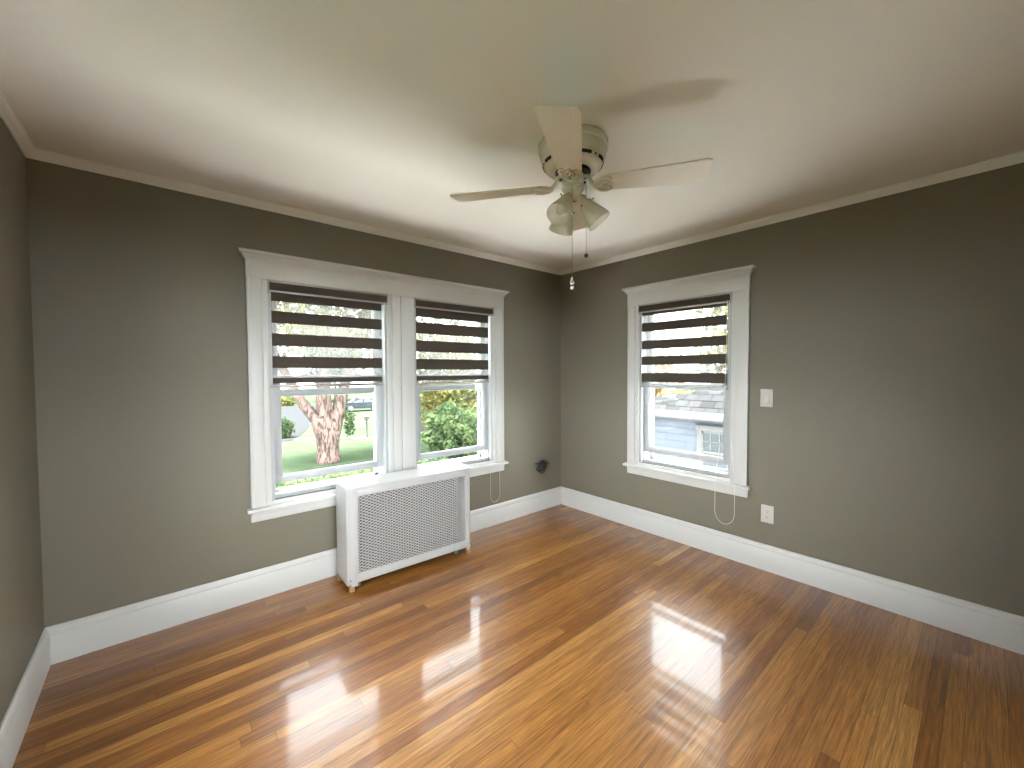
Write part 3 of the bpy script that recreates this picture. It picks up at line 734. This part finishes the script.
# big forked street tree
bt = thing('maple_tree', 'big forked tree with pinkish grey bark on the front lawn', 'tree', (2.95, 18.1, G))
skin_trunk('trunk', [(0, 0, -.2), (0, 0, .35), (0, 0, 1.0), (.05, 0, 1.55), (-.5, .1, 2.15), (-1.15, .3, 3.1), (-2.1, .5, 5.2), (-.1, 0, 2.4), (-.2, 0, 3.3), (0, 0, 6), (.45, 0, 2.3), (.68, 0, 3.2), (1.3, .1, 5.4), (-2.8, .8, 8.0), (.2, .2, 9), (2.4, .5, 8.8)],
           [(0, 1), (1, 2), (2, 3), (3, 4), (4, 5), (5, 6), (3, 7), (7, 8), (8, 9), (3, 10), (10, 11), (11, 12), (6, 13), (9, 14), (12, 15)],
           [.72, .56, .50, .56, .30, .25, .20, .42, .37, .28, .36, .30, .24, .12, .15, .12], BARK, bt)
V = np.concatenate([leaves(2600, (-2.2, .5, 8.6), (3.2, 3, 2.6), .16, rng, .2), leaves(2600, (.4, 0, 9.5), (3.2, 3, 3), .16, rng, .2), leaves(2600, (3.0, .4, 8.9), (3.0, 3, 2.8), .16, rng, .2), leaves(900, (-1.2, -1.5, 6.2), (2.4, 1.5, 1.2), .12, rng, .1), leaves(700, (2.2, -1.2, 6.0), (2.2, 1.5, 1.1), .12, rng, .1)])
foliage('crown', V, LEAF_Y, bt)
V = leaves(260, (.88, -.45, 1.9), (.25, .3, .8), .09, rng, .1)
foliage('ivy', V, LEAF_G, bt)
def tree(name, label, x, y, h, rad, m, n=3200, size=.14, low=.15, cat='tree', grp=None):
    t = thing(name, label, cat, (x, y, G), group=grp)
    skin_trunk('trunk', [(0, 0, -.1), (0, 0, h*.2), (.1, .05, h*.45), (-.15, 0, h*.7), (.3, -.1, h*.75)], [(0, 1), (1, 2), (2, 3), (2, 4)], [.05*rad, .045*rad, .035*rad, .02*rad, .02*rad], BARK, t)
    V = leaves(n, (0, 0, h*(.5+low/2)), (rad, rad, h*(.5-low/2)), size, rng, .35)
    foliage('crown', V, m, t); return t
tree('garden_tree', 'tall leafy green and yellow tree filling the right half of the double window', 11.4, 20.5, 8.0, 2.6, LEAF_Y, 6000, .15, .05)
sh = thing('garden_shrub', 'dense dark green shrub in front of the leafy tree', 'shrub', (8.15, 15.1, G))
foliage('leaves', leaves(3600, (0, 0, 1.2), (1.6, 1.3, 1.5), .13, rng, .4), LEAF_G, sh)
skin_trunk('stem', [(0, 0, 0), (0, .05, .5), (.1, 0, 1.2)], [(0, 1), (1, 2)], [.07, .05, .03], BARK, sh)
tree('yellow_tree', 'pale yellow green tree rising across the street', -1.0, 60, 13, 5.0, LEAF_Y, 3000, .35, .2)
tree('far_tree', 'green tree across the street behind the parked car', 17, 62, 12, 4.5, LEAF_G, 3000, .35, .2)
tree('orange_tree', 'orange autumn tree behind the neighbouring grey roof', 14.2, 7.2, 5.6, 1.5, LEAF_O, 2600, .12, .2)
tree('back_tree', 'yellow green tree rising behind the neighbouring grey roof', 20.0, 4.2, 9.5, 3.4, LEAF_Y, 3600, .2, .2)
hd = thing('hedge', 'low yellow green hedge across the street', 'hedge', (6.0, 57.5, G))
foliage('leaves', np.concatenate([leaves(900, (k*1.5-4, 0, .6), (1.1, .7, .7), .16, rng, .3) for k in range(6)]), LEAF_Y, hd)
ls = thing('lawn_shrub', 'small round green shrub at the left edge of the driveway', 'shrub', (3.05, 27.8, G))
foliage('leaves', leaves(900, (0, 0, .65), (.55, .5, .7), .09, rng, .3), LEAF_G, ls)
# foundation bed right below the window
bed = thing('planting_bed', 'low leafy ground cover below the double window', 'ground cover', (2.2, 13.0, G), kind='stuff')
foliage('leaves', np.concatenate([leaves(420, (i*1.1-3.3, j*.9-1.0, .12), (.8, .7, .22), .10, rng, .1) for i in range(8) for j in range(3)]), LEAF_G, bed)

# parked car
CARB = mat('dark_blue_grey_car_paint', (0.0101, 0.0123, 0.0160), .2, coat=1)
CARG = mat('car_window_glass', (0.0544, 0.0618, 0.0690), .08)
TIRE = mat('tyre_rubber', (.02, .02, .02), .8)
car = thing('parked_car', 'dark grey car parked at the kerb of the street', 'car', (14.2, 43.6, G+.03), math.radians(-8))
side = [(-2.25, .35), (-2.28, .70), (-2.15, .88), (-1.45, .98), (-.75, 1.36), (-.2, 1.46), (.75, 1.44), (1.45, 1.10), (2.1, .98), (2.25, .80), (2.25, .35)]
bm = prism(B(), side, 1, -.88, .88)
bmesh.ops.bevel(bm, geom=[e for e in bm.edges if abs(e.verts[0].co.y-e.verts[1].co.y) < 1e-4], offset=.08, segments=2, affect='EDGES')
body = obj('body', bm, CARB, car)
for s in (-1, 1):
    for wn_ in ([(-1.25, 1.0), (-.68, 1.31), (-.1, 1.39), (-.1, 1.0)], [(0, 1.0), (0, 1.39), (.68, 1.37), (1.2, 1.06), (1.2, 1.0)]):
        y0, y1 = sorted((s*.875, s*.892)); obj('side_window', prism(B(), wn_, 1, y0, y1), CARG, body)
    for x in (-1.42, 1.40):
        bm = lathe(B(), [(0, -.11), (.30, -.11), (.33, -.07), (.33, .07), (.30, .11), (0, .11)], 20, Matrix.Translation((x, s*.80, .33)) @ Matrix.Rotation(PI/2, 4, 'X'))
        wh = obj('wheel', bm, TIRE, car)
        obj('hub_cap', lathe(B(), [(0, -.118), (.17, -.118), (.2, -.108), (0, -.10)], 16, Matrix.Translation((x, s*.80+(0 if s < 0 else .226), .33)) @ Matrix.Rotation(-PI/2, 4, 'X')), CHROME, wh)
obj('windscreen', prism(B(), [(-1.42, .995), (-.79, 1.36), (-.81, 1.375), (-1.45, 1.005)], 1, -.72, .72), CARG, body)
# lamp post like garden pole
pl = thing('garden_post', 'pale post standing on the lawn right of the big tree', 'post', (7.25, 24.3, G))
obj('pole', lathe(B(), [(0, 0), (.10, 0), (.09, .1), (.07, .15), (.06, 1.15), (0, 1.15)], 14), CONC, pl)
obj('lamp_head', lathe(B(), [(0, 1.14), (.10, 1.16), (.16, 1.36), (.20, 1.42), (.05, 1.52), (0, 1.54)], 14), EXTW, pl)
# pale garage with balustrade seen beside the leafy tree
SIDING_W = mat('cream_siding', (0.0483, 0.0462, 0.0445), .8, noise=.05, nscale=2, spec=0)
gr = thing('garage', 'pale garage with white railing beyond the leafy tree', 'garage', (11.6, 24.2, G), math.radians(-35))
obj('body', box(B(), -1.6, 3.2, 0, 4, 0, 2.3, .02), SIDING_W, gr)
obj('flat_roof', box(B(), -1.8, 3.4, -.2, 4.2, 2.3, 2.5, .02), EXTW, gr)
rl = box(B(), -1.7, 3.3, -.1, -.04, 3.2, 3.28); box(rl, -1.7, 3.3, -.1, -.04, 2.55, 2.62)
rail_ = obj('railing', rl, EXTW, gr)
bm = B()
for k in range(26): box(bm, -1.68+k*.2, -1.64+k*.2, -.09, -.05, 2.5, 3.22)
obj('balusters', bm, EXTW, rail_, smooth=0)

# neighbouring house
def shingle_mat(name, c0, c1, bw, bh, axes, mortar=.012):
    m, t, n, b = nodes(name)
    tcn = n.new('ShaderNodeTexCoord'); s = n.new('ShaderNodeSeparateXYZ'); cm = n.new('ShaderNodeCombineXYZ')
    t.links.new(tcn.outputs['Object'], s.inputs[0]); t.links.new(s.outputs[axes[0]], cm.inputs[0]); t.links.new(s.outputs[axes[1]], cm.inputs[1])
    br = n.new('ShaderNodeTexBrick'); br.inputs['Scale'].default_value = 1
    br.inputs['Brick Width'].default_value = bw; br.inputs['Row Height'].default_value = bh; br.inputs['Mortar Size'].default_value = mortar
    br.inputs['Color1'].default_value = (*c0, 1); br.inputs['Color2'].default_value = (*c1, 1); br.inputs['Mortar'].default_value = (*[v*.55 for v in c0], 1)
    t.links.new(cm.outputs[0], br.inputs['Vector']); t.links.new(br.outputs['Color'], b.inputs['Base Color']); b.inputs['Roughness'].default_value = .9; b.inputs['Specular IOR Level'].default_value = 0
    return m
SIDE = shingle_mat('blue_grey_shingle_siding', (0.0410, 0.0470, 0.0561), (0.0462, 0.0520, 0.0607), .9, .15, ('Y', 'Z'), .007)
ROOFM = shingle_mat('grey_roof_shingles', (0.0108, 0.0110, 0.0114), (0.0179, 0.0181, 0.0186), .28, .13, ('Y', 'Z'), .008)
hs = thing('neighbouring_house', 'blue grey shingled house with grey hip roof outside the single window', 'house', (5.5, 0, G))
HW = -G+.40                                        # eave underside height above the ground
obj('wall', box(B(), 0, 6.5, -9, 3.0, 0, HW), SIDE, hs, smooth=0)
e0, e1, yn, ys = -.32, 6.8, 1.88, -9.3
zr = HW+.13; sl = .72; half = (e1-e0)/2
bm = B(); v = [bm.verts.new(p) for p in ((e0, yn, zr), (e0, ys, zr), (e1, ys, zr), (e1, yn, zr), (e0+half, yn-half, zr+half*sl), (e0+half, ys+half, zr+half*sl))]
for f in ((0, 4, 5, 1), (1, 5, 2), (2, 5, 4, 3), (3, 4, 0), (0, 1, 2, 3)): bm.faces.new([v[i] for i in f])
bmesh.ops.recalc_face_normals(bm, faces=bm.faces[:])
rf = obj('roof', bm, ROOFM, hs, smooth=0)
wg = prism(B(), [(e0, zr), (e0+.75, zr+.16), (5.5, zr+.16), (5.5, zr-.1), (e0, zr-.1)], 1, 1.0, 3.3)
obj('wing_roof', wg, ROOFM, hs, smooth=0)
yn = 3.3
bm = box(B(), e0-.05, e0+.02, ys, yn+.05, HW, zr+.02, .01); box(bm, e0, e1, yn-.02, yn+.05, HW, zr+.02, .01); box(bm, e0+.02, .02, ys, yn, HW-.02, HW+.01)
obj('fascia_gutter', bm, EXTW, hs)
# its window: white frame, six over one
y1_, y0_, zt_, zb_ = 1.09, .34, -G+.22, -G-1.0
bm = box(B(), -.04, .01, y1_-.10, y1_, zb_, zt_, .005); box(bm, -.04, .01, y0_, y0_+.10, zb_, zt_, .005); box(bm, -.05, .01, y0_-.03, y1_+.03, zt_-.08, zt_+.04, .005); box(bm, -.07, .01, y0_-.03, y1_+.03, zb_-.05, zb_+.02, .005)
hf = obj('window_frame', bm, EXTW, hs)
bm = B(); za, zc = -G-.30, zt_-.085
box(bm, -.03, .005, y0_+.1, y1_-.1, za-.03, za+.02, .003)
yy0, yy1 = y0_+.10, y1_-.10
box(bm, -.028, .004, yy0, yy0+.035, zb_, zc); box(bm, -.028, .004, yy1-.035, yy1, zb_, zc); box(bm, -.028, .004, yy0, yy1, zc-.04, zc)
for k in (1, 2): y = yy0+(yy1-yy0)*k/3; box(bm, -.026, .003, y-.013, y+.013, za, zc)
box(bm, -.026, .003, yy0, yy1, (za+zc)/2-.013, (za+zc)/2+.013)
obj('muntins', bm, EXTW, hf)
HG = mat('neighbour_window_glass', (0.0270, 0.0312, 0.0330), .3, spec=.05)
obj('pane', box(B(), -.012, -.004, yy0, yy1, zb_, zc), HG, hf, smooth=0)
